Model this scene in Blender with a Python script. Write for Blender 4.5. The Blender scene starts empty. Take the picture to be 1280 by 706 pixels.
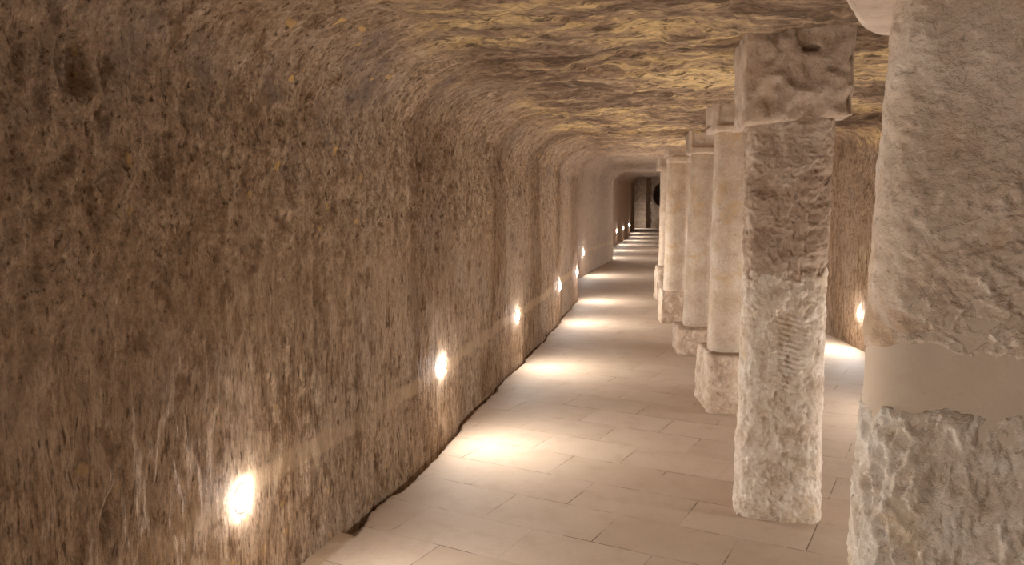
import bpy, math, random
import numpy as np

SC = bpy.context.scene
COL = SC.collection
rng = random.Random(7)

# ------------------------------------------------------------------ camera
F_PX, CAM_H = 1000.0, 1.6
PITCH, YAW = math.atan(101 / F_PX), math.atan(0.2)
cam_d = bpy.data.cameras.new('camera')
cam = bpy.data.objects.new('camera', cam_d)
COL.objects.link(cam)
cam_d.sensor_width = 36.0
cam_d.sensor_fit = 'HORIZONTAL'
cam_d.lens = 36.0 * F_PX / 1280
cam_d.clip_end = 200
cam_d.clip_start = 0.05
cam.location = (0, 0, CAM_H)
cam.rotation_euler = (math.pi / 2 - PITCH, 0, YAW)
SC.camera = cam

FW = np.array([-math.sin(YAW) * math.cos(PITCH), math.cos(YAW) * math.cos(PITCH), -math.sin(PITCH)])
RT = np.array([math.cos(YAW), math.sin(YAW), 0])
UP = np.cross(RT, FW)


def ray(px, py):
    return RT * (px - 640) / F_PX + UP * (353 - py) / F_PX + FW


# ------------------------------------------------------------------ noise
def _hash(ix, iy, iz, seed):
    h = (ix.astype(np.int64) * 374761393 + iy.astype(np.int64) * 668265263 + iz.astype(np.int64) * 2147483647 + seed * 1274126177) & 0xFFFFFFFF
    h = ((h ^ (h >> 13)) * 1274126177) & 0xFFFFFFFF
    h = ((h ^ (h >> 16)) * 2246822519) & 0xFFFFFFFF
    return h ^ (h >> 15)


def perlin(x, y, z, seed=0):
    """gradient noise, about -1..1"""
    x = np.asarray(x, float); y = np.asarray(y, float) + 0 * x; z = np.asarray(z, float) + 0 * x
    x0, y0, z0 = np.floor(x), np.floor(y), np.floor(z)
    fx, fy, fz = x - x0, y - y0, z - z0
    u = fx * fx * fx * (fx * (fx * 6 - 15) + 10)
    v = fy * fy * fy * (fy * (fy * 6 - 15) + 10)
    w = fz * fz * fz * (fz * (fz * 6 - 15) + 10)
    out = 0
    for dx in (0, 1):
        for dy in (0, 1):
            for dz in (0, 1):
                h = _hash(x0 + dx, y0 + dy, z0 + dz, seed)
                gx = (h & 1023) / 511.5 - 1
                gy = ((h >> 10) & 1023) / 511.5 - 1
                gz = ((h >> 20) & 1023) / 511.5 - 1
                d = gx * (fx - dx) + gy * (fy - dy) + gz * (fz - dz)
                out = out + d * (u if dx else 1 - u) * (v if dy else 1 - v) * (w if dz else 1 - w)
    return out * 1.5


def fbm(x, y, z, octv=4, seed=0):
    out, a, f = 0, 1.0, 1.0
    for k in range(octv):
        out = out + a * perlin(x * f, y * f, z * f, seed + k * 17)
        a *= 0.5; f *= 2.03
    return out


def cells(a, b, seed=0):
    """distance to the nearest scattered point in 2D, and that point's random value"""
    a0, b0 = np.floor(a), np.floor(b)
    best = np.full(a.shape, 9.0); val = np.zeros(a.shape)
    for da in (-1, 0, 1):
        for db in (-1, 0, 1):
            h = _hash(a0 + da, b0 + db, a0 * 0, seed)
            px = a0 + da + (h & 1023) / 1023.0
            py = b0 + db + ((h >> 10) & 1023) / 1023.0
            d = np.hypot(a - px, b - py)
            m = d < best
            best = np.where(m, d, best)
            val = np.where(m, ((h >> 20) & 1023) / 1023.0, val)
    return best, val


def sstep(a, b, x):
    t = np.clip((x - a) / (b - a), 0, 1)
    return t * t * (3 - 2 * t)


# ------------------------------------------------------------------ mesh helpers
def grid_mesh(name, P, mat, parent=None, closed_u=False, cap=False, smooth=True, attr=None):
    """P: (rows, cols, 3). Quads between neighbours; closed_u joins the last column to the first; cap closes the end rings."""
    R, Cn, _ = P.shape
    idx = np.arange(R * Cn).reshape(R, Cn)
    nxt = np.roll(idx, -1, 1) if closed_u else idx[:, 1:]
    cur = idx if closed_u else idx[:, :-1]
    q = np.stack([cur[:-1], nxt[:-1], nxt[1:], cur[1:]], -1).reshape(-1, 4)
    verts = P.reshape(-1, 3)
    faces_flat = q.ravel()
    tot = [4] * len(q)
    if cap:
        faces_flat = np.concatenate([faces_flat, idx[0][::-1], idx[-1]])
        tot += [Cn, Cn]
    tot = np.array(tot)
    me = bpy.data.meshes.new(name)
    me.vertices.add(len(verts)); me.vertices.foreach_set('co', verts.ravel().astype(np.float32))
    me.loops.add(len(faces_flat)); me.loops.foreach_set('vertex_index', faces_flat.astype(np.int32))
    me.polygons.add(len(tot))
    st = np.concatenate([[0], np.cumsum(tot)[:-1]])
    me.polygons.foreach_set('loop_start', st.astype(np.int32))
    me.polygons.foreach_set('loop_total', tot.astype(np.int32))
    me.polygons.foreach_set('use_smooth', np.full(len(tot), smooth))
    me.update(calc_edges=True); me.validate()
    if attr:
        at = me.attributes.new(attr[0], 'FLOAT', 'POINT')
        at.data.foreach_set('value', np.ascontiguousarray(attr[1]).ravel().astype(np.float32))
    o = bpy.data.objects.new(name, me)
    COL.objects.link(o)
    me.materials.append(mat)
    if parent: o.parent = parent
    return o


def thing(name, label, cat, loc, rotz=0, group=None):
    o = bpy.data.objects.new(name, None)
    COL.objects.link(o)
    o.location = loc; o.rotation_euler = (0, 0, rotz)
    o['label'] = label; o['category'] = cat; o['kind'] = 'thing'
    if group: o['group'] = group
    return o


def struct(o, label, cat):
    o['kind'] = 'structure'; o['label'] = label; o['category'] = cat
    return o


# ------------------------------------------------------------------ materials
class NT:
    def __init__(self, name):
        self.m = bpy.data.materials.new(name); self.m.use_nodes = True
        self.t = self.m.node_tree; self.t.nodes.clear()
        self.out = self.n('ShaderNodeOutputMaterial')

    def n(self, kind, **kw):
        nd = self.t.nodes.new(kind)
        for k, v in kw.items(): setattr(nd, k, v)
        return nd

    def l(self, a, b): self.t.links.new(a, b)

    def set(self, sock, v):
        if isinstance(v, bpy.types.NodeSocket): self.l(v, sock)
        else: sock.default_value = v

    def coord(self):
        return self.n('ShaderNodeTexCoord').outputs['Object']

    def mapp(self, v, scale=(1, 1, 1), rot=(0, 0, 0), loc=(0, 0, 0)):
        m = self.n('ShaderNodeMapping'); self.l(v, m.inputs['Vector'])
        m.inputs['Scale'].default_value = scale; m.inputs['Rotation'].default_value = rot; m.inputs['Location'].default_value = loc
        return m.outputs[0]

    def noise(self, v, scale, detail=4, rough=0.55, dist=0.0):
        n = self.n('ShaderNodeTexNoise'); self.l(v, n.inputs['Vector'])
        n.inputs['Scale'].default_value = scale; n.inputs['Detail'].default_value = detail
        n.inputs['Roughness'].default_value = rough; n.inputs['Distortion'].default_value = dist
        return n.outputs['Fac']

    def voro(self, v, scale, feature='F1', out='Distance'):
        n = self.n('ShaderNodeTexVoronoi'); n.feature = feature
        self.l(v, n.inputs['Vector']); n.inputs['Scale'].default_value = scale
        return n.outputs[out]

    def ramp(self, v, stops, interp='LINEAR'):
        r = self.n('ShaderNodeValToRGB'); self.l(v, r.inputs[0])
        cr = r.color_ramp; cr.interpolation = interp
        while len(cr.elements) < len(stops): cr.elements.new(0.5)
        for e, (p, c) in zip(cr.elements, stops):
            e.position = p
            e.color = (c, c, c, 1) if isinstance(c, (int, float)) else (*c, 1)
        return r.outputs['Color']

    def mix(self, fac, a, b, mode='MIX'):
        m = self.n('ShaderNodeMix', data_type='RGBA', blend_type=mode)
        self.set(m.inputs[0], fac)
        for s, v in ((m.inputs[6], a), (m.inputs[7], b)):
            if isinstance(v, tuple): v = (*v, 1)
            self.set(s, v)
        return m.outputs[2]

    def math(self, op, a, b=0.0, clamp=False):
        m = self.n('ShaderNodeMath', operation=op); m.use_clamp = clamp
        self.set(m.inputs[0], a); self.set(m.inputs[1], b)
        return m.outputs[0]

    def rng(self, v, a, b, c=0.0, d=1.0):
        m = self.n('ShaderNodeMapRange'); m.interpolation_type = 'SMOOTHSTEP'
        self.l(v, m.inputs[0])
        for i, x in enumerate((a, b, c, d)): m.inputs[i + 1].default_value = x
        return m.outputs[0]

    def attr(self, name):
        return self.n('ShaderNodeAttribute', attribute_name=name).outputs['Fac']

    def sep(self, v):
        s = self.n('ShaderNodeSeparateXYZ'); self.l(v, s.inputs[0]); return s.outputs

    def bump(self, h, strength, dist, normal=None):
        b = self.n('ShaderNodeBump'); self.set(b.inputs['Strength'], strength); b.inputs['Distance'].default_value = dist
        self.l(h, b.inputs['Height'])
        if normal: self.l(normal, b.inputs['Normal'])
        return b.outputs[0]

    def finish(self, col, normal=None, rough=0.9, spec=0.15):
        p = self.n('ShaderNodeBsdfPrincipled')
        self.set(p.inputs['Base Color'], col if not isinstance(col, tuple) else (*col, 1))
        self.set(p.inputs['Roughness'], rough)
        p.inputs['Specular IOR Level'].default_value = spec
        if normal: self.l(normal, p.inputs['Normal'])
        self.l(p.outputs[0], self.out.inputs[0])
        return self.m


def rock_material():
    t = NT('tunnel_rock')
    co = t.coord()
    X, Y, Z = t.sep(co)
    n2 = t.noise(co, 1.1, 5, 0.6)
    low = t.rng(t.math('ADD', Z, t.math('MULTIPLY', n2, 0.8)), 2.0, 1.2)          # vertical strokes below, pecked crust above
    n1 = t.mix(low, t.noise(t.mapp(co, (8, 17, 12)), 1.0, 7, 0.68), t.noise(t.mapp(co, (3, 17, 3.4)), 1.0, 7, 0.66))
    n3 = t.noise(co, 8, 7, 0.68)
    wall = t.ramp(n1, [(0.32, (0.170, 0.105, 0.061)), (0.45, (0.335, 0.222, 0.137)), (0.55, (0.420, 0.292, 0.189)), (0.68, (0.540, 0.390, 0.268))])
    wall = t.mix(t.ramp(n2, [(0.46, 0.0), (0.70, 0.6)]), wall, (0.420, 0.322, 0.247))
    wall = t.mix(t.ramp(n3, [(0.36, 0.8), (0.46, 0.0)]), wall, (0.190, 0.115, 0.064))
    n4 = t.mix(low, t.noise(t.mapp(co, (24, 42, 34)), 1.0, 4, 0.65), t.noise(t.mapp(co, (14, 60, 13)), 1.0, 4, 0.62))
    wall = t.mix(t.ramp(n4, [(0.34, 0.95), (0.44, 0.0)]), wall, (0.120, 0.071, 0.040))  # random dark specks, partly standing in for shade in small pits
    wall = t.mix(t.ramp(n4, [(0.57, 0.0), (0.70, 0.6)]), wall, (0.580, 0.429, 0.290))
    n5 = t.mix(low, t.noise(co, 55, 6, 0.76), t.noise(t.mapp(co, (30, 85, 30)), 1.0, 6, 0.74))
    wall = t.mix(1.0, wall, t.ramp(n5, [(0.32, .42), (0.44, .80), (0.54, 1.0), (0.68, 1.32)]), 'MULTIPLY')  # fine grain contrast painted in where the pits' self-shadowing is weak
    wall = t.mix(t.rng(Y, 9.0, 15.0, 0.0, 0.45), wall, (0.480, 0.366, 0.294))                # paler and greyer farther in
    # grey-violet stains high on the wall, ochre chips where the crust broke off
    gz = t.math('MULTIPLY', t.rng(Z, 1.2, 2.0), t.ramp(t.noise(co, 2.3, 6, 0.7), [(0.54, 0.0), (0.66, 0.6)]))
    wall = t.mix(gz, wall, (0.200, 0.151, 0.130))
    vco = t.mapp(co, (7, 5.2, 6))
    vadd = t.n('ShaderNodeVectorMath', operation='MULTIPLY_ADD')
    nz = t.n('ShaderNodeTexNoise'); t.l(co, nz.inputs['Vector']); nz.inputs['Scale'].default_value = 14
    t.l(nz.outputs['Color'], vadd.inputs[0]); vadd.inputs[1].default_value = (.45, .45, .45); t.l(vco, vadd.inputs[2])
    chips = t.voro(vadd.outputs[0], 1.0)
    chips = t.math('MULTIPLY', t.ramp(chips, [(0.10, 1.0), (0.14, 0.0)]), t.ramp(t.noise(co, 1.7, 2), [(0.46, 0.0), (0.56, 1.0)]))
    chips = t.math('MULTIPLY', chips, t.rng(Z, 1.0, 1.9, 0.3, 0.95))
    wall = t.mix(chips, wall, (0.660, 0.409, 0.145))
    # patched conduit strip running along below the lamps
    cz = t.math('ADD', Z, t.math('MULTIPLY', t.math('SUBTRACT', t.noise(co, 5, 5), 0.5), 0.11))
    band = t.math('MULTIPLY', t.rng(cz, .45, .475), t.rng(cz, .57, .54))
    band = t.math('MULTIPLY', band, t.rng(X, -1.0, -1.2))
    band = t.math('MULTIPLY', band, t.ramp(t.noise(co, 1.6, 4), [(0.40, 0.35), (0.60, 0.85)]))
    wall = t.mix(band, wall, (0.500, 0.356, 0.227))
    # ceiling strata
    big = t.noise(t.mapp(co, (.55, .9, 1)), 1.0, 3, 0.5)
    c1 = t.noise(t.mapp(co, (2.2, 6.2, 6)), 1.0, 8, 0.70, 0.5)
    c2 = t.noise(t.mapp(co, (5, 17, 10)), 1.6, 7, 0.74, 0.4)
    c1b = t.math('ADD', c1, t.math('MULTIPLY', t.math('SUBTRACT', big, 0.5), 0.85))
    ceil = t.ramp(c1b, [(0.36, (0.145, 0.091, 0.055)), (0.46, (0.291, 0.186, 0.117)), (0.53, (0.407, 0.272, 0.164)), (0.59, (0.582, 0.392, 0.191)), (0.64, (0.718, 0.497, 0.239)), (0.78, (0.601, 0.435, 0.265))])
    ceil = t.mix(t.ramp(c2, [(0.40, 0.95), (0.48, 0.0)]), ceil, (.15, .098, .06))
    ceil = t.mix(t.ramp(c2, [(0.56, 0.0), (0.66, 0.5)]), ceil, (.56, .43, .29))
    c3 = t.noise(t.mapp(co, (18, 60, 30)), 1.0, 6, 0.75)
    ceil = t.mix(1.0, ceil, t.ramp(c3, [(0.33, .5), (0.45, .85), (0.54, 1.0), (0.68, 1.28)]), 'MULTIPLY')
    xx = t.math('ADD', X, t.math('MULTIPLY', t.math('SUBTRACT', c1, 0.5), 0.9))
    cf = t.math('MULTIPLY', t.rng(xx, -1.30, -0.90), t.rng(Z, 2.05, 2.25))
    far = t.rng(Y, 8.0, 14.0)
    cf = t.math('MULTIPLY', cf, t.math('SUBTRACT', 1.0, t.math('MULTIPLY', far, 0.85)))
    col = t.mix(cf, wall, ceil)
    h1 = t.mix(low, t.noise(t.mapp(co, (12, 24, 17)), 1.0, 6, 0.68), t.noise(t.mapp(co, (4, 36, 6.5)), 1.0, 6, 0.64))
    h2 = t.noise(co, 42, 5, 0.68)
    hc = t.noise(t.mapp(co, (9, 22, 14)), 1.0, 8, 0.74)
    hw = t.math('ADD', t.math('MULTIPLY', h1, 0.8), t.math('MULTIPLY', h2, 0.5))
    hm = t.mix(cf, hw, hc)
    nrm = t.bump(hm, t.math('SUBTRACT', 1.0, t.math('MULTIPLY', t.attr('halo_smooth'), 0.85)), 0.034)
    return t.finish(col, nrm, 0.93, 0.1)


def floor_material():
    t = NT('floor_pavers')
    co = t.coord()
    ang = math.radians(17.5)
    # pavers lie turned 17.5 degrees to the tunnel: u along the rows, v across them
    mp = t.mapp(co, rot=(0, 0, ang), loc=(1.124 + 0.605 * 20, -3.372 + 0.378 * 40, 0))
    wob = t.math('MULTIPLY', t.math('SUBTRACT', t.noise(co, 3, 3), 0.5), 0.012)
    va = t.n('ShaderNodeVectorMath', operation='ADD'); t.l(mp, va.inputs[0])
    cx = t.n('ShaderNodeCombineXYZ'); t.l(wob, cx.inputs[0]); t.l(wob, cx.inputs[1]); t.l(cx.outputs[0], va.inputs[1])
    b = t.n('ShaderNodeTexBrick')
    t.l(va.outputs[0], b.inputs['Vector'])
    b.offset = 0.5; b.offset_frequency = 2; b.squash = 1.0
    b.inputs['Color1'].default_value = (.41, .295, .205, 1); b.inputs['Color2'].default_value = (.465, .345, .25, 1)
    b.inputs['Mortar'].default_value = (.43, .31, .215, 1)
    b.inputs['Scale'].default_value = 1.0
    b.inputs['Mortar Size'].default_value = 0.0034; b.inputs['Mortar Smooth'].default_value = 0.25
    b.inputs['Brick Width'].default_value = 0.605; b.inputs['Row Height'].default_value = 0.378
    fac = b.outputs['Fac']
    n1 = t.noise(co, 2.2, 6, 0.6); n2 = t.noise(co, 45, 4, 0.7); n3 = t.noise(co, 6, 5, 0.65)
    col = t.mix(t.ramp(n1, [(0.35, 0.0), (0.7, 0.6)]), b.outputs['Color'], (.48, .365, .27))
    col = t.mix(t.ramp(n3, [(0.3, 0.45), (0.5, 0.0)]), col, (.36, .25, .165))
    col = t.mix(t.ramp(n2, [(0.3, 0.3), (0.5, 0.0)]), col, (.36, .26, .18))
    jn = t.noise(co, 3.7, 3, 0.6)
    jd = t.ramp(jn, [(0.46, 0.10), (0.60, 0.95)])
    jc = t.ramp(t.noise(co, 1.9, 2), [(0.40, (.15, .095, .06)), (0.66, (.13, .085, .05)), (0.78, (.42, .32, .23))])
    col = t.mix(t.math('MULTIPLY', fac, jd), col, jc)
    col = t.mix(t.math('MULTIPLY', t.attr('fillet'), 0.9), col, t.mix(n3, (.26, .17, .10), (.44, .31, .20)))
    h = t.math('SUBTRACT', t.math('ADD', t.math('MULTIPLY', n3, 0.35), t.math('MULTIPLY', n2, 0.10)), t.math('MULTIPLY', fac, t.math('MULTIPLY', jd, 0.6)))
    nrm = t.bump(h, 0.45, 0.012)
    return t.finish(col, nrm, 0.72, 0.25)


def stone_material(name, base, dark, light, patch, patch_amt=0.5, bscale=22, bump=0.8, dist=0.012, blotch=4.0, micro=1.0, stain=None):
    t = NT(name)
    co = t.coord()
    n1 = t.noise(co, blotch, 6, 0.62)
    n2 = t.noise(co, bscale, 6, 0.66)
    n3 = t.noise(co, 2.6, 4, 0.6, 0.8)
    col = t.ramp(n1, [(0.3, dark), (0.5, base), (0.68, light)])
    col = t.mix(t.ramp(n3, [(0.50, 0.0), (0.66, patch_amt)]), col, patch)
    col = t.mix(t.ramp(n2, [(0.28, 0.55), (0.45, 0.0)]), col, dark)
    sp = t.noise(co, bscale * 1.7, 5, 0.7, 0.6)
    col = t.mix(t.ramp(sp, [(0.30, 0.75 * micro), (0.42, 0.0)]), col, tuple(0.5 * c for c in dark))
    col = t.mix(t.ramp(sp, [(0.57, 0.0), (0.70, 0.7 * micro)]), col, tuple(min(.85, 1.22 * c) for c in light))
    if stain:
        col = t.mix(t.ramp(t.noise(t.mapp(co, (3, 3, 2.2)), 1.0, 6, 0.66, 0.5), [(0.55, 0.0), (0.64, stain[1])]), col, stain[0])
    h = t.math('ADD', t.math('MULTIPLY', n2, 0.8), t.math('MULTIPLY', t.noise(co, bscale * 3.2, 5, 0.65), 0.4))
    return t.finish(col, t.bump(h, bump, dist), 0.9, 0.15)


M = {
    'rock': rock_material(),
    'floor': floor_material(),
    'pale_rough': stone_material('pale_rough_limestone', (.58, .465, .36), (.42, .31, .215), (.70, .60, .50), (.66, .56, .46), .6, 30, 1.0, .016, 11, stain=((.50, .345, .19), .5)),
    'pale_smooth': stone_material('pale_dressed_limestone', (.49, .38, .285), (.37, .265, .18), (.58, .475, .38), (.44, .305, .185), .65, 34, .8, .010, 5, 1.0, stain=((.47, .30, .145), .7)),
    'brown_rough': stone_material('brown_rough_limestone', (.36, .25, .175), (.24, .16, .108), (.47, .35, .26), (.55, .44, .34), .55, 24, 1.0, .018, 9),
    'tan_rough': stone_material('tan_pecked_limestone', (.53, .405, .30), (.40, .285, .20), (.62, .49, .38), (.60, .48, .375), .55, 26, 1.0, .016, 5, stain=((.47, .29, .16), .6)),
    'mortar': stone_material('smooth_repair_mortar', (.47, .365, .275), (.43, .325, .235), (.50, .395, .30), (.46, .33, .21), .4, 60, .25, .004, 3, .25),
    'capital': stone_material('hewn_capital_stone', (.42, .31, .23), (.30, .21, .15), (.51, .395, .305), (.47, .325, .21), .5, 20, .9, .016, 8),
    'margin': stone_material('dressed_capital_stone', (.48, .37, .28), (.38, .275, .20), (.56, .445, .35), (.46, .325, .21), .4, 28, .7, .010, 6, .7),
    'pedestal': stone_material('rough_pedestal_stone', (.50, .37, .27), (.34, .235, .16), (.62, .50, .39), (.50, .34, .22), .6, 19, 1.0, .022, 8),
}
t = NT('white_enamel'); M['metal'] = t.finish((.75, .75, .74), None, .4, .5)
LENS = 840.0
t = NT('lit_lens')
e = t.n('ShaderNodeEmission'); e.inputs[0].default_value = (1, .98, .95, 1); e.inputs[1].default_value = LENS
t.l(e.outputs[0], t.out.inputs[0]); M['lens'] = t.m
t = NT('dark_brown_rock'); M['dark'] = t.finish(t.ramp(t.noise(t.coord(), 6), [(.3, (.07, .045, .03)), (.7, (.14, .09, .055))]), None, .9)

# ------------------------------------------------------------------ tunnel plan
LP = np.array([(-7, -1.62), (1.2, -1.59), (3.15, -1.57), (3.62, -1.535), (4.42, -1.475), (6.18, -1.485), (7.78, -1.465), (9.85, -1.465),
               (11.6, -1.50), (12.9, -1.52), (13.1, -1.54), (13.4, -1.90), (14.2, -2.0), (15.4, -2.0), (16.5, -1.935), (18, -1.85), (19.6, -1.76), (21, -1.67), (22.0, -1.59),
               (22.15, -1.61), (22.35, -2.12), (28.9, -2.05), (33, -2.0), (37.9, -1.93), (38.1, -1.94), (38.4, -2.14), (45, -2.19), (47.0, -2.17),
               (47.1, -2.17), (47.4, -2.36), (51.5, -2.36)])
RP = np.array([(-7, 2.45), (4, 2.36), (7, 2.2), (9, 2.05), (10.3, 1.86), (13, 1.5), (18, 1.3), (25, 1.1), (35, .8), (45, .6), (51.5, .5)])
ZC = np.array([(-7, 2.36), (11.5, 2.36), (13.0, 2.33), (13.1, 2.34), (13.4, 2.60), (18, 2.55), (22.0, 2.44), (22.15, 2.44), (22.4, 2.7), (38, 2.82), (38.4, 2.9), (47.0, 2.97), (47.4, 3.15), (51.5, 3.15)])
left_x = lambda y: np.interp(y, LP[:, 0], LP[:, 1])
right_x = lambda y: np.interp(y, RP[:, 0], RP[:, 1])
ceil_z = lambda y: np.interp(y, ZC[:, 0], ZC[:, 1])
RIBS = np.array([-7, 4.1, 5.45, 6.6, 7.9, 9.3, 10.6, 12.0, 13.0])


def rib(y):
    """excavation stages: each leaves a slight inward lip that steps back at the next"""
    k = np.clip(np.searchsorted(RIBS, y) - 1, 0, len(RIBS) - 2)
    f = (y - RIBS[k]) / (RIBS[k + 1] - RIBS[k])
    f = np.clip(f, 0, 1)
    lip = np.where(f < .9, (f / .9) ** 3, 1 - ((f - .9) / .1) ** 2)
    return np.where((y > 4.1) & (y < 13.0), lip * 0.026, 0.0)


def solve_lamp(px, py, side):
    d = ray(px, py)
    ys = np.linspace(1.0, 50, 40000)
    x = d[0] / d[1] * ys
    wx = left_x(ys) if side == 'L' else right_x(ys)
    g = x - wx
    # first station at which the sight line goes through the wall
    s = np.where(g < 0)[0] if side == 'L' else np.where(g > 0)[0]
    y = ys[s[0]]
    return y, CAM_H + d[2] / d[1] * y


left_lamps = [(-4.6, .5), (-2.2, .5), (0.2, .5)]
for p in ((302, 622), (551, 458), (645, 394), (697, 357)):
    left_lamps.append(solve_lamp(*p, 'L'))
left_lamps += [(12.85, CAM_H + ray(718, 340)[2] / ray(718, 340)[1] * 12.85), solve_lamp(729, 316, 'L'), (23.0, .5), (26.5, .5),
               (30.1, .52), (33.4, .52), (37.2, .52), (41.5, .5), (48.4, .5)]
right_lamps = [(-4.0, .48), (3.8, .48), (6.2, .48), solve_lamp(1075, 392, 'R'), (11.2, .48), (14.2, .48), (18.2, .48), (22.5, .48), (27, .48)]
print('lamps', [(round(a, 2), round(b, 2)) for a, b in left_lamps], right_lamps[3])

# ------------------------------------------------------------------ tunnel mesh
ys = [-7.0]
while ys[-1] < 0.9: ys.append(ys[-1] + 0.08)
while ys[-1] < 51.5: ys.append(ys[-1] + max(0.010, 0.0042 * ys[-1]))
YS = np.array(sorted(set(ys) | {13.1, 13.4, 22.15, 22.35, 38.1, 38.4, 47.1, 47.4}))
NW, NA, NCL, NR = 150, 44, 150, 70


def profile():
    n = len(YS)
    lx, rx, zc = left_x(YS) + rib(YS), right_x(YS), ceil_z(YS) - rib(YS) * 0.8
    bx, bz = 0.24, 0.20
    ax, az = 0.50, 0.40                                              # the rounded shoulder
    pts, nor, kind = [], [], []
    for tt in np.linspace(0, 1, NW):                                 # up the left wall
        pts.append(np.stack([lx, YS, -0.06 + tt * (zc - az + 0.06)], -1)); nor.append((1, 0)); kind.append(0.0)
    for a in np.linspace(0, math.pi / 2, NA + 1)[1:]:
        pts.append(np.stack([lx + ax * (1 - math.cos(a)), YS, zc - az + az * math.sin(a)], -1)); nor.append((math.cos(a), -math.sin(a))); kind.append(a / (math.pi / 2))
    for tt in np.linspace(0, 1, NCL + 1)[1:]:
        pts.append(np.stack([lx + ax + tt * (rx - bx - lx - ax), YS, zc], -1)); nor.append((0, -1)); kind.append(1.0)
    for a in np.linspace(math.pi / 2, 0, NA // 2 + 1)[1:]:
        pts.append(np.stack([rx - bx * (1 - math.cos(a)), YS, zc - bz + bz * math.sin(a)], -1)); nor.append((-math.cos(a), -math.sin(a))); kind.append(a / (math.pi / 2))
    for tt in np.linspace(1, 0, NR + 1)[1:]:
        pts.append(np.stack([rx, YS, -0.06 + tt * (zc - bz + 0.06)], -1)); nor.append((-1, 0)); kind.append(0.0)
    return np.stack(pts, 0), np.array(nor), np.array(kind)


P, NOR, KIND = profile()
X, Y, Z = P[..., 0], P[..., 1], P[..., 2]
K = KIND[:, None] + 0 * X
fade = 1 / (1 + (Y / 14) ** 2)
# walls: hewn with vertical strokes
dw = 0.018 * fbm(Y * .7, Z * .7, X * .2, 3, 3) + 0.010 * perlin(Y * 4.2, Z * 3.0, X, 11)
dw = dw + fade * (0.009 * perlin(Y * 17, Z * 5.5, X * 2, 21) + 0.008 * perlin(Y * 31, Z * 11, X * 3, 22))
pit = np.clip(perlin(Y * 19 + 7, Z * 5.0, X * 3, 31) - .30, 0, 1) * (0.4 + np.clip(perlin(Y * 1.1, Z * 1.1, X, 33) + .35, 0, 1))
dw = dw - fade * 0.060 * pit
upper = sstep(.9, 1.7, Z)
dw = dw + fade * upper * (0.016 * perlin(Y * 12, Z * 11, X * 6, 41) + 0.010 * perlin(Y * 27, Z * 24, X * 20, 43) - 0.060 * np.clip(perlin(Y * 15, Z * 10, X * 8, 42) - .33, 0, 1))
# a round hollow high on the near wall
_d = ray(92, 82); _y = -1.58 / (_d[0] / _d[1]); _z = CAM_H + _d[2] / _d[1] * _y
_r = np.hypot(Y - _y, (Z - _z) * .85) + .012 * perlin(Y * 16, Z * 16, X, 45)
dw = dw + (-0.045 * sstep(.075, .050, _r) + .012 * np.exp(-((_r - .085) / .015) ** 2)) * (X < 0)
# ceiling: flaking horizontal beds
dc = 0.035 * fbm(X * .6, Y * .9, Z * .2, 3, 51) + 0.022 * perlin(X * 2.2, Y * 5, Z, 52) + 0.010 * perlin(X * 6, Y * 13, Z * 2, 53)
st = fbm(X * 1.1, Y * 1.9, Z * .2, 4, 54) * 3.2
bed = (np.floor(st) + sstep(.38, .62, st - np.floor(st))) / 3.2
dc = dc + 0.060 * bed + 0.010 * perlin(X * 16, Y * 30, Z * 6, 55) - 0.030 * fade * np.clip(perlin(X * 5, Y * 16, Z * 3, 56) - .28, 0, 1)
D = dw * (1 - K) + dc * K
ramp_base = sstep(-.06, .10, Z)                                     # keep the foot of the wall on its line
D = D * (0.35 + 0.65 * ramp_base)
HALO_SMOOTH = 0 * D                                                       # bump smoothing added round each recessed lamp to soften its halo
for (ly, lz) in left_lamps:
    HALO_SMOOTH = np.maximum(HALO_SMOOTH, (X < 0) * sstep(.62, .14, np.hypot(Y - ly, Z - lz) + .03 * perlin(Y * 9, Z * 9, X, 81)))
for (ly, lz) in right_lamps:
    HALO_SMOOTH = np.maximum(HALO_SMOOTH, (X > 0) * sstep(.62, .14, np.hypot(Y - ly, Z - lz) + .03 * perlin(Y * 9, Z * 9, X, 81)))
for (ly, lz) in left_lamps:
    D = D * np.where(X < 0, sstep(.06, .70, np.hypot(Y - ly, Z - lz)), 1)
for (ly, lz) in right_lamps:
    D = D * np.where(X > 0, sstep(.06, .70, np.hypot(Y - ly, Z - lz)), 1)
P = P + np.stack([NOR[:, 0][:, None] * D, 0 * D, NOR[:, 1][:, None] * D], -1)
c0, c1 = NW + NA * 2 // 3, NW + NA + NCL + NA // 6
struct(grid_mesh('wall_left', P[:c0 + 1], M['rock'], attr=('halo_smooth', HALO_SMOOTH[:c0 + 1])), 'brown rock wall hewn with vertical chisel strokes along the left side', 'wall')
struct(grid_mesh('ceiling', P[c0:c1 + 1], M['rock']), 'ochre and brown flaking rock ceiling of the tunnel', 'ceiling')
struct(grid_mesh('wall_right', P[c1:], M['rock'], attr=('halo_smooth', HALO_SMOOTH[c1:])), 'brown rock wall behind the pillars on the right side', 'wall')

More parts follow.
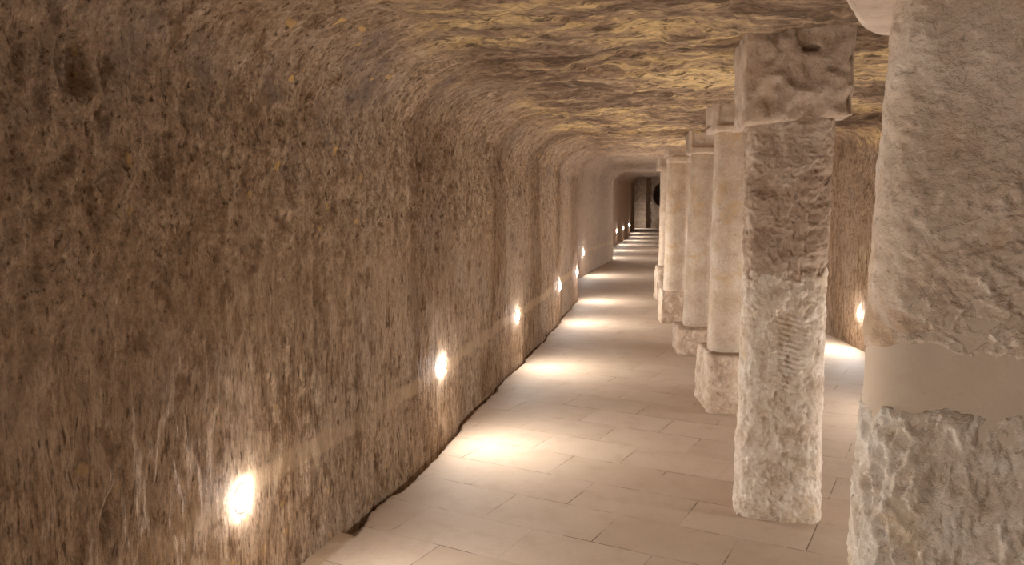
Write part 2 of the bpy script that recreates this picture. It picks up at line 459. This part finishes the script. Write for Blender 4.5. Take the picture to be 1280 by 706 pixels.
# far end wall with a dark round recess, and the wall behind the camera
zz = np.linspace(-.1, 3.6, 150); xx = np.linspace(-2.9, 1.1, 170)
XX, ZZ = np.meshgrid(xx, zz)
YY = 50.2 + 0.08 * fbm(XX * 1.5, ZZ * 1.5, XX * 0, 4, 61) - 0.5 * sstep(-1.45, -1.6, XX)
hole = np.hypot((XX + .62) / .56, (ZZ - 2.05) / .68)
YY = YY + 2.6 * sstep(1.06, .94, hole + 0.05 * perlin(XX * 3, ZZ * 3, XX * 0, 63))
struct(grid_mesh('wall_back', np.stack([XX, YY, ZZ], -1), M['rock']), 'rock wall closing the far end of the tunnel, with a dark round hole', 'wall')
xx = np.linspace(-2.2, 2.9, 60); zz = np.linspace(-.1, 2.8, 40)
XX, ZZ = np.meshgrid(xx, zz)
struct(grid_mesh('wall_front', np.stack([XX, -6.9 + 0.05 * fbm(XX * 2, ZZ * 2, XX * 0, 3, 66), ZZ], -1), M['rock']), 'rock wall behind the viewer', 'wall')

# ------------------------------------------------------------------ floor: pavers, and the ragged joint along the left wall
fy = [-7.2]
while fy[-1] < 1.5: fy.append(fy[-1] + 0.15)
while fy[-1] < 52: fy.append(fy[-1] + max(0.012, 0.0045 * fy[-1]))
FY = np.array(fy)
dd = np.concatenate([np.linspace(-.10, .22, 33), np.linspace(.24, .6, 10), np.linspace(.7, 6.0, 54)])
DD, FYY = np.meshgrid(dd, FY, indexing='ij')
lxs = left_x(FYY) + rib(FYY)
FX = lxs + DD
edge = 0.024 + 0.008 * perlin(FYY * 1.3, FYY * 0, FYY * 0, 71) + 0.013 * perlin(FYY * 5, FYY * 0, FYY * 0 + .5, 72) + 0.012 * perlin(FYY * 17, FYY * 0 + .3, FYY * 0, 73)
edge = edge + 0.06 * (1 - sstep(3.5, 3.8, FYY)) + 0.03 * sstep(4.0, 4.1, FYY) * (1 - sstep(4.6, 5.1, FYY))
fill = 0.55 * sstep(-.2, .35, perlin(FYY * .9 + 3.3, FYY * 0, FYY * 0, 74) + .35 * perlin(FYY * 4, FYY * 0, FYY * 0, 75) - 0.25) + 0 * FYY   # mortar fillet or open gap
fill = np.maximum(fill, 1 - sstep(3.45, 3.65, FYY)) * (1 - sstep(3.62, 3.7, FYY) * (1 - sstep(3.95, 4.05, FYY)))
inner = 1 - sstep(edge - .012, edge, DD)
gap = -0.055 + 0.012 * perlin(FYY * 20, DD * 30, FYY * 0, 76)
fillet = 0.016 * (1 - DD / np.maximum(edge, .03)).clip(0, 1.4) + 0.006 * perlin(FYY * 14, DD * 20, FYY * 0, 77)
slit = -0.04 * np.exp(-((DD - edge + .012) / .007) ** 2) * sstep(-.1, .2, perlin(FYY * 2.2, FYY * 0, FYY * 0, 78))
FZ = inner * (fill * fillet + (1 - fill) * gap) + slit * inner + (1 - inner) * 0.004 * fbm(FX * .9, FYY * .9, FX * 0, 3, 79)
struct(grid_mesh('floor', np.stack([FX, FYY, FZ], -1), M['floor'], attr=('fillet', inner)), 'tan stone paver floor of the tunnel', 'floor')


# ------------------------------------------------------------------ pillars
def ring_r(th, n):
    return (np.abs(np.cos(th)) ** n + np.abs(np.sin(th)) ** n) ** (-1 / n)


def shaft(name, parent, mat, z0, z1, half0, half1, n, nt, nz, disp, lean=(0, 0), flare=0.0, end0=None, end1=None, yscale=1.0, rot=0.0, bevel=0.012):
    """a solid tapering stone shaft; disp(x, y, z, th) pushes the surface outwards; end0/end1(th) shift the end edges up or down"""
    th = np.linspace(0, 2 * math.pi, nt, endpoint=False)
    tz = np.linspace(0, 1, nz)
    TH, T = np.meshgrid(th, tz)
    e0 = (end0(TH) if end0 else 0 * TH); e1 = (end1(TH) if end1 else 0 * TH)
    Zs = z0 + e0 + T * (z1 + e1 - z0 - e0)
    h = half0 + (half1 - half0) * T + flare * np.exp(-T * 7)
    r = h * ring_r(TH, n)
    x = r * np.cos(TH); y = r * np.sin(TH) * yscale
    d = disp(x, y, Zs, TH)
    dist = np.minimum(Zs - z0 - e0, z1 + e1 - Zs)
    d = d - bevel * np.exp(-dist / (bevel * .7))
    s = (r + d) / r
    x, y = x * s, y * s
    c, sn = math.cos(rot), math.sin(rot)
    x, y = c * x - sn * y, sn * x + c * y
    x = x + lean[0] * Zs; y = y + lean[1] * Zs
    Pp = np.stack([x, y, Zs], -1)
    return grid_mesh(name, Pp, mat, parent, closed_u=True, cap=True)


def block(name, parent, mat, cx, cy, z0, z1, hx, hy, disp, rot=0.0, taper=0.0, res=0.012, rnd=.03, tilt=0.0, nexp=14):
    """a hewn rectangular block built as stacked rounded-square rings with closed ends; disp(x, y, z, th) as for a shaft"""
    per = 8 * max(hx, hy)
    nt = max(64, int(per / res)); nz = max(12, int((z1 - z0) / res))
    th0 = np.linspace(0, 2 * math.pi, nt, endpoint=False)
    # ring parameter by arc length of the square
    s = th0 / (2 * math.pi) * 8
    sx = np.where(s < 1, 1, np.where(s < 3, 2 - s, np.where(s < 5, -1, np.where(s < 7, s - 6, 1))))
    sy = np.where(s < 1, s, np.where(s < 3, 1, np.where(s < 5, 4 - s, np.where(s < 7, -1, s - 8))))
    nrm = (np.abs(sx) ** nexp + np.abs(sy) ** nexp) ** (1 / nexp)
    sx, sy = sx / nrm, sy / nrm
    tz = np.linspace(0, 1, nz)
    rows = []
    for i, tv in enumerate(tz):
        z = z0 + tv * (z1 - z0)
        k = 1 + taper * (1 - tv)
        x, y = sx * hx * k, sy * hy * k
        d = disp(x, y, z + 0 * x, np.arctan2(sy, sx))
        e = min(tv, 1 - tv) * (z1 - z0)
        d = d - rnd * math.exp(-e / (rnd * .6)) * .5
        L = np.hypot(x, y)
        ux, uy = np.where(np.abs(sx) > .97, np.sign(sx), sx * .3), np.where(np.abs(sy) > .97, np.sign(sy), sy * .3)
        x, y = x + ux * d, y + uy * d
        rows.append(np.stack([x, y, z + tilt * x], -1))
    Pp = np.stack(rows, 0)
    # close the ends with a few shrinking rings so the caps are rough too
    def capr(ring, up):
        out = []
        for f in (.8, .55, .3, .08):
            q = ring.copy(); m = q[:, :2].mean(0)
            q[:, :2] = m + (q[:, :2] - m) * f
            q[:, 2] += 0.004 * perlin(q[:, 0] * 14, q[:, 1] * 14, q[:, 2] * 0, 91)
            out.append(q)
        return out
    top = capr(Pp[-1], 1); bot = capr(Pp[0], -1)[::-1]
    Pp = np.concatenate([np.stack(bot), Pp, np.stack(top)], 0)
    c, sn = math.cos(rot), math.sin(rot)
    x, y = Pp[..., 0].copy(), Pp[..., 1].copy()
    Pp[..., 0] = cx + c * x - sn * y; Pp[..., 1] = cy + sn * x + c * y
    return grid_mesh(name, Pp, mat, parent, closed_u=True, cap=True)


def rough(amp, f, seed, pits=0.0, zs=1.0):
    def d(x, y, z, th):
        v = amp * (fbm(x * f * .35, y * f * .35, z * f * .35 * zs, 3, seed) + .6 * perlin(x * f, y * f, z * f * zs, seed + 5) + .35 * perlin(x * f * 2.3, y * f * 2.3, z * f * 2.3 * zs, seed + 6))
        if pits:
            q = perlin(x * f * .5, y * f * .5, z * f * .5 * zs, seed + 9) * .8
            r1 = 1 - 2 * np.abs(perlin(x * f * .9 + q, y * f * .9 + q, z * f * .9 * zs, seed + 7))
            r2 = 1 - 2 * np.abs(perlin(x * f * 2.0 + q, y * f * 2.0, z * f * 2.0 * zs + q, seed + 8))
            v = v + pits * (.16 * (r1 - .45) + .11 * (r2 - .45))
        return v
    return d


def jag(amp, f, seed):
    return lambda th: amp * fbm(np.cos(th) * f, np.sin(th) * f, 0 * th, 4, seed)


# nearest pillar, at the right edge of the picture
p1 = thing('stone_pillar', 'massive pale square pillar with a smooth mortar band, at the right edge, nearest of all', 'pillar', (.80, 2.15, 0), 0, 'stone pillars along the middle of the tunnel')
R1 = math.radians(-19)
lower1 = rough(.012, 32, 101, .062, .45)
shaft('lower_shaft', p1, M['pale_rough'], -.01, 1.13, .325, .292, 6, 420, 300, lower1, flare=.075, rot=R1, end1=jag(.03, 2.2, 103), bevel=.010)
b = shaft('mortar_band', p1, M['mortar'], 1.065, 1.36, .2925, .287, 6, 260, 60, rough(.003, 8, 111), rot=R1)
b['label'] = 'smooth mortar repair band'
up1 = rough(.005, 16, 121, 0.015)
def upd(x, y, z, th):
    m = sstep(1.85, 1.45, z - .5 * x) * sstep(-.25, .05, x)
    return up1(x, y, z, th) + (.15 + m) * rough(.010, 26, 131, .06, 1.0)(x, y, z, th)
shaft('upper_shaft', p1, M['tan_rough'], 1.265, 2.09, .294, .262, 6, 420, 240, upd, rot=R1, end0=jag(.035, 1.8, 123), bevel=.008)
shaft('capital', p1, M['margin'], 2.065, 2.42, .395, .41, 4.5, 260, 70, rough(.010, 9, 141), rot=R1, yscale=.83, bevel=.05)

# second pillar
p2 = thing('stone_pillar', 'square pillar standing straight on the pavers, brown rough top half over whitish lower half', 'pillar', (.565, 4.28, 0), 0, 'stone pillars along the middle of the tunnel')
R2 = math.radians(-6)
low2 = rough(.010, 21, 201, .038, .8)
def l2(x, y, z, th):
    comb = np.exp(-((x - .03) / .05) ** 2) * (y < 0) * sstep(.62, .72, z) * sstep(1.1, 1.0, z)
    return low2(x, y, z, th) + comb * (.006 * np.sin(z * 2 * math.pi / .026 + 3 * x / .05) - .006)
shaft('lower_shaft', p2, M['pale_rough'], -.01, 1.27, .205, .198, 4.2, 260, 260, l2, flare=.012, rot=R2, end1=jag(.04, 2.4, 203))
shaft('upper_shaft', p2, M['brown_rough'], 1.20, 2.02, .192, .212, 4.6, 260, 180, rough(.010, 17, 211, .05), rot=R2)
cap2 = rough(.016, 9, 221, .03)
def facets(x, y, z, th):
    dcell, v = cells(x * 5.5 + y * 3.1, z * 6.5 + x * 2, 223)
    return cap2(x, y, z, th) - .034 * v * sstep(.75, .2, dcell) - .06 * sstep(1.1, .8, np.hypot((x - .055) / .04, (z - 2.315) / .016)) * (y < -.2)
block('capital', p2, M['capital'], 0, 0, 1.985, 2.43, .258, .255, facets, rot=math.radians(2), rnd=.012, tilt=.07, res=.008)


def drafted(seed, hx):
    """capital faces with a smooth margin round a rougher sunk field"""
    base = rough(.012, 11, seed, .03)
    def d(x, y, z, th):
        a = np.where(np.abs(x) > np.abs(y), np.abs(y), np.abs(x))
        fld = sstep(hx - .035, hx - .055, a) * sstep(2.165, 2.185, z)
        return fld * (base(x, y, z, th) - .026) + .002 * perlin(x * 20, y * 20, z * 20, seed)
    return d


def slim(loc, label, ped_h, ped_hx, ped_hy, ped_rot, r0, r1, lean, cap_h, cap_z, seed, mat, n=2.7, neck=False, ped_dx=0.0, ped_dy=0.0, tape=.04):
    p = thing('stone_pillar', label, 'pillar', (loc[0], loc[1], 0), 0, 'stone pillars along the middle of the tunnel')
    block('pedestal', p, M['pedestal'], ped_dx, ped_dy, -.01, ped_h, ped_hx, ped_hy, rough(.014, 9, seed, .03), rot=math.radians(ped_rot), taper=tape, rnd=.02, res=.010)
    shaft('shaft', p, M[mat], ped_h - .012, cap_z + .03, r0, r1, n, 150, 170, rough(.004, 7, seed + 10, .006), lean=lean, flare=.008, rot=math.radians(5), bevel=.02)
    if neck:
        shaft('neck_ring', p, M['margin'], cap_z - .085, cap_z + .01, r1 + .012, r1 + .018, n, 120, 14, rough(.004, 12, seed + 15), lean=lean, rot=math.radians(5))
    block('capital', p, M['margin'], lean[0] * 2.2, lean[1] * 2.2, cap_z, 2.44, cap_h, cap_h, drafted(seed + 20, cap_h), rot=math.radians(5), rnd=.014, res=.010)
    return p


slim((.445, 6.46), 'smooth round pillar on a tall rough square pedestal, next behind the whitish square pillar', .44, .20, .31, 6.5, .150, .142, (.004, 0), .195, 2.125, 301, 'pale_smooth', ped_dx=.01)
slim((.285, 8.90), 'round pillar on the lowest pedestal, narrowing towards its top', .26, .23, .32, 5, .150, .125, (.012, 0), .175, 2.105, 331, 'pale_smooth', ped_dx=.0, ped_dy=-.05)
slim((.055, 10.82), 'ochre-stained round pillar with a pale neck ring under its capital', .43, .20, .20, 7, .155, .155, (.008, 0), .185, 2.185, 361, 'pale_smooth', neck=True, ped_dx=.0, ped_dy=.1)
slim((-.045, 13.45), 'farthest pillar, only its left edge and pedestal showing behind the ochre-stained one', .55, .21, .21, 5, .165, .16, (0.0, 0), .225, 2.10, 391, 'tan_rough', n=4)

# dark rock lying under the hole at the far end
ths = np.linspace(0, 2 * math.pi, 40, endpoint=False); ph = np.linspace(-1.5, 1.5, 24)
TH, PH = np.meshgrid(ths, ph)
rr = 1 + .25 * fbm(np.cos(TH) * np.cos(PH) * 2, np.sin(TH) * np.cos(PH) * 2, np.sin(PH) * 2, 3, 401)
bx = np.cos(TH) * np.cos(PH) * rr * .48; bz = np.sin(PH) * rr * .52
bd = grid_mesh('boulder', np.stack([bx, np.sin(TH) * np.cos(PH) * rr * .3, np.maximum(bz + .30 + .5 * bx, -.02)], -1), M['dark'], closed_u=True, cap=True)
bd.location = (-.62, 49.2, 0)
bd['label'] = 'dark brown sloping rock under the hole at the far end'; bd['category'] = 'rock'; bd['kind'] = 'thing'


# ------------------------------------------------------------------ lamps
def lens_bm(rad=.051, hgt=.012):
    th = np.linspace(0, 2 * math.pi, 32, endpoint=False)
    rows = []
    for a in np.linspace(0, 1, 7):
        r = rad * math.cos(a * math.pi / 2 * .97); z = hgt * math.sin(a * math.pi / 2)
        rows.append(np.stack([r * np.cos(th), r * np.sin(th), z + 0 * th], -1))
    return np.stack(rows)


def bezel_bm(r0=.051, r1=.0535, h=.0017):
    th = np.linspace(0, 2 * math.pi, 32, endpoint=False)
    rows = []
    for r, z in ((r1, -.03), (r1, h * .6), (r1 - .002, h), (r0 + .001, h), (r0, h * .6), (r0, -.03)):
        rows.append(np.stack([r * np.cos(th), r * np.sin(th), z + 0 * th], -1))
    return np.stack(rows)


SPOT = 19.0
def make_lamp(label, group):
    t_ = thing('wall_lamp', label, 'lamp', (0, 0, 0), 0, group)
    grid_mesh('bezel', bezel_bm(), M['metal'], t_, closed_u=True)
    grid_mesh('lens', lens_bm(), M['lens'], t_, closed_u=True, cap=True)
    ld = bpy.data.lights.new('lamp_beam', 'SPOT')
    ld.energy = SPOT; ld.color = (1, .89, .75); ld.spot_size = math.radians(76); ld.spot_blend = .8; ld.shadow_soft_size = .035
    lo = bpy.data.objects.new('lamp_beam', ld); COL.objects.link(lo); lo.parent = t_
    lo.location = (0, -.0, .05)
    # local z is out of the wall, local -y is down; beam leaves 45 degrees below the horizontal
    lo.rotation_euler = (math.radians(180 - 42), 0, 0)
    return t_


proto = None
def place_lamp(y, z, side, label, group):
    global proto
    if proto is None:
        proto = make_lamp(label, group); o = proto
    else:
        o = proto.copy(); COL.objects.link(o); o['label'] = label; o['group'] = group
        for ch in list(proto.children):
            c = ch.copy(); COL.objects.link(c); c.parent = o
    xw = left_x(y) if side == 'L' else right_x(y)
    if side == 'L':
        xw = xw + rib(np.array([y]))[0]
    dy = .05
    f = left_x if side == 'L' else right_x
    tx = (f(y + dy) - f(y - dy)) / (2 * dy)
    if side == 'L':
        ang = math.atan2(-tx, 1.0)            # inward normal is (1, -tx)
        o.rotation_euler = (math.pi / 2, 0, math.pi / 2 + ang)
    else:
        ang = math.atan2(tx, -1.0)            # inward normal is (-1, tx)
        o.rotation_euler = (math.pi / 2, 0, math.pi / 2 + ang)
    s = 1 if side == 'L' else -1
    o.location = (xw + s * .002, y, z)
    return o


LL = {0: 'round recessed white wall lamp low on the left wall, just behind the viewer', 3: 'largest glowing white wall lamp, low on the left wall at the bottom left',
      4: 'glowing white wall lamp on the left wall, the first one past the largest', 5: 'glowing white wall lamp on the left wall, the second one past the largest',
      6: 'small white wall lamp on the left wall, the third one past the largest', 7: 'tiny white wall lamp right at the edge where the near left wall ends',
      8: 'white wall lamp alone on the grey wall recess past the near left wall', 11: 'tiny far lamp, leftmost of the three grouped near the tunnel end',
      12: 'tiny far lamp, middle one of the three grouped near the tunnel end', 13: 'tiny far lamp, rightmost and highest of the three near the tunnel end'}
for i, (y, z) in enumerate(left_lamps):
    lab = LL.get(i) or ('round white wall lamp on the left wall, behind the viewer' if i < 3 else 'round white wall lamp hidden in the far left wall recesses')
    if i < 3: lab = 'round white wall lamp on the left wall, behind the viewer'
    place_lamp(y, z, 'L', lab, 'lamps along the left wall')
for i, (y, z) in enumerate(right_lamps):
    lab = 'white wall lamp on the right wall, seen between the two nearest pillars' if i == 3 else 'round white wall lamp on the right wall, hidden by the pillars or behind the viewer'
    place_lamp(y, z, 'R', lab, 'lamps along the right wall')

# ------------------------------------------------------------------ world and view
w = bpy.data.worlds.new('world'); SC.world = w; w.use_nodes = True
w.node_tree.nodes['Background'].inputs[0].default_value = (.02, .018, .016, 1)
w.node_tree.nodes['Background'].inputs[1].default_value = 0.3
SC.view_settings.view_transform = 'Standard'
SC.view_settings.look = 'None'
SC.view_settings.gamma = 1.0
SC.view_settings.use_curve_mapping = False
SC.view_settings.exposure = 0.58
SC.cycles.max_bounces = 10
SC.cycles.diffuse_bounces = 6
SC.cycles.sample_clamp_indirect = 8
SC.cycles.use_denoising = True
SC.cycles.use_adaptive_sampling = False
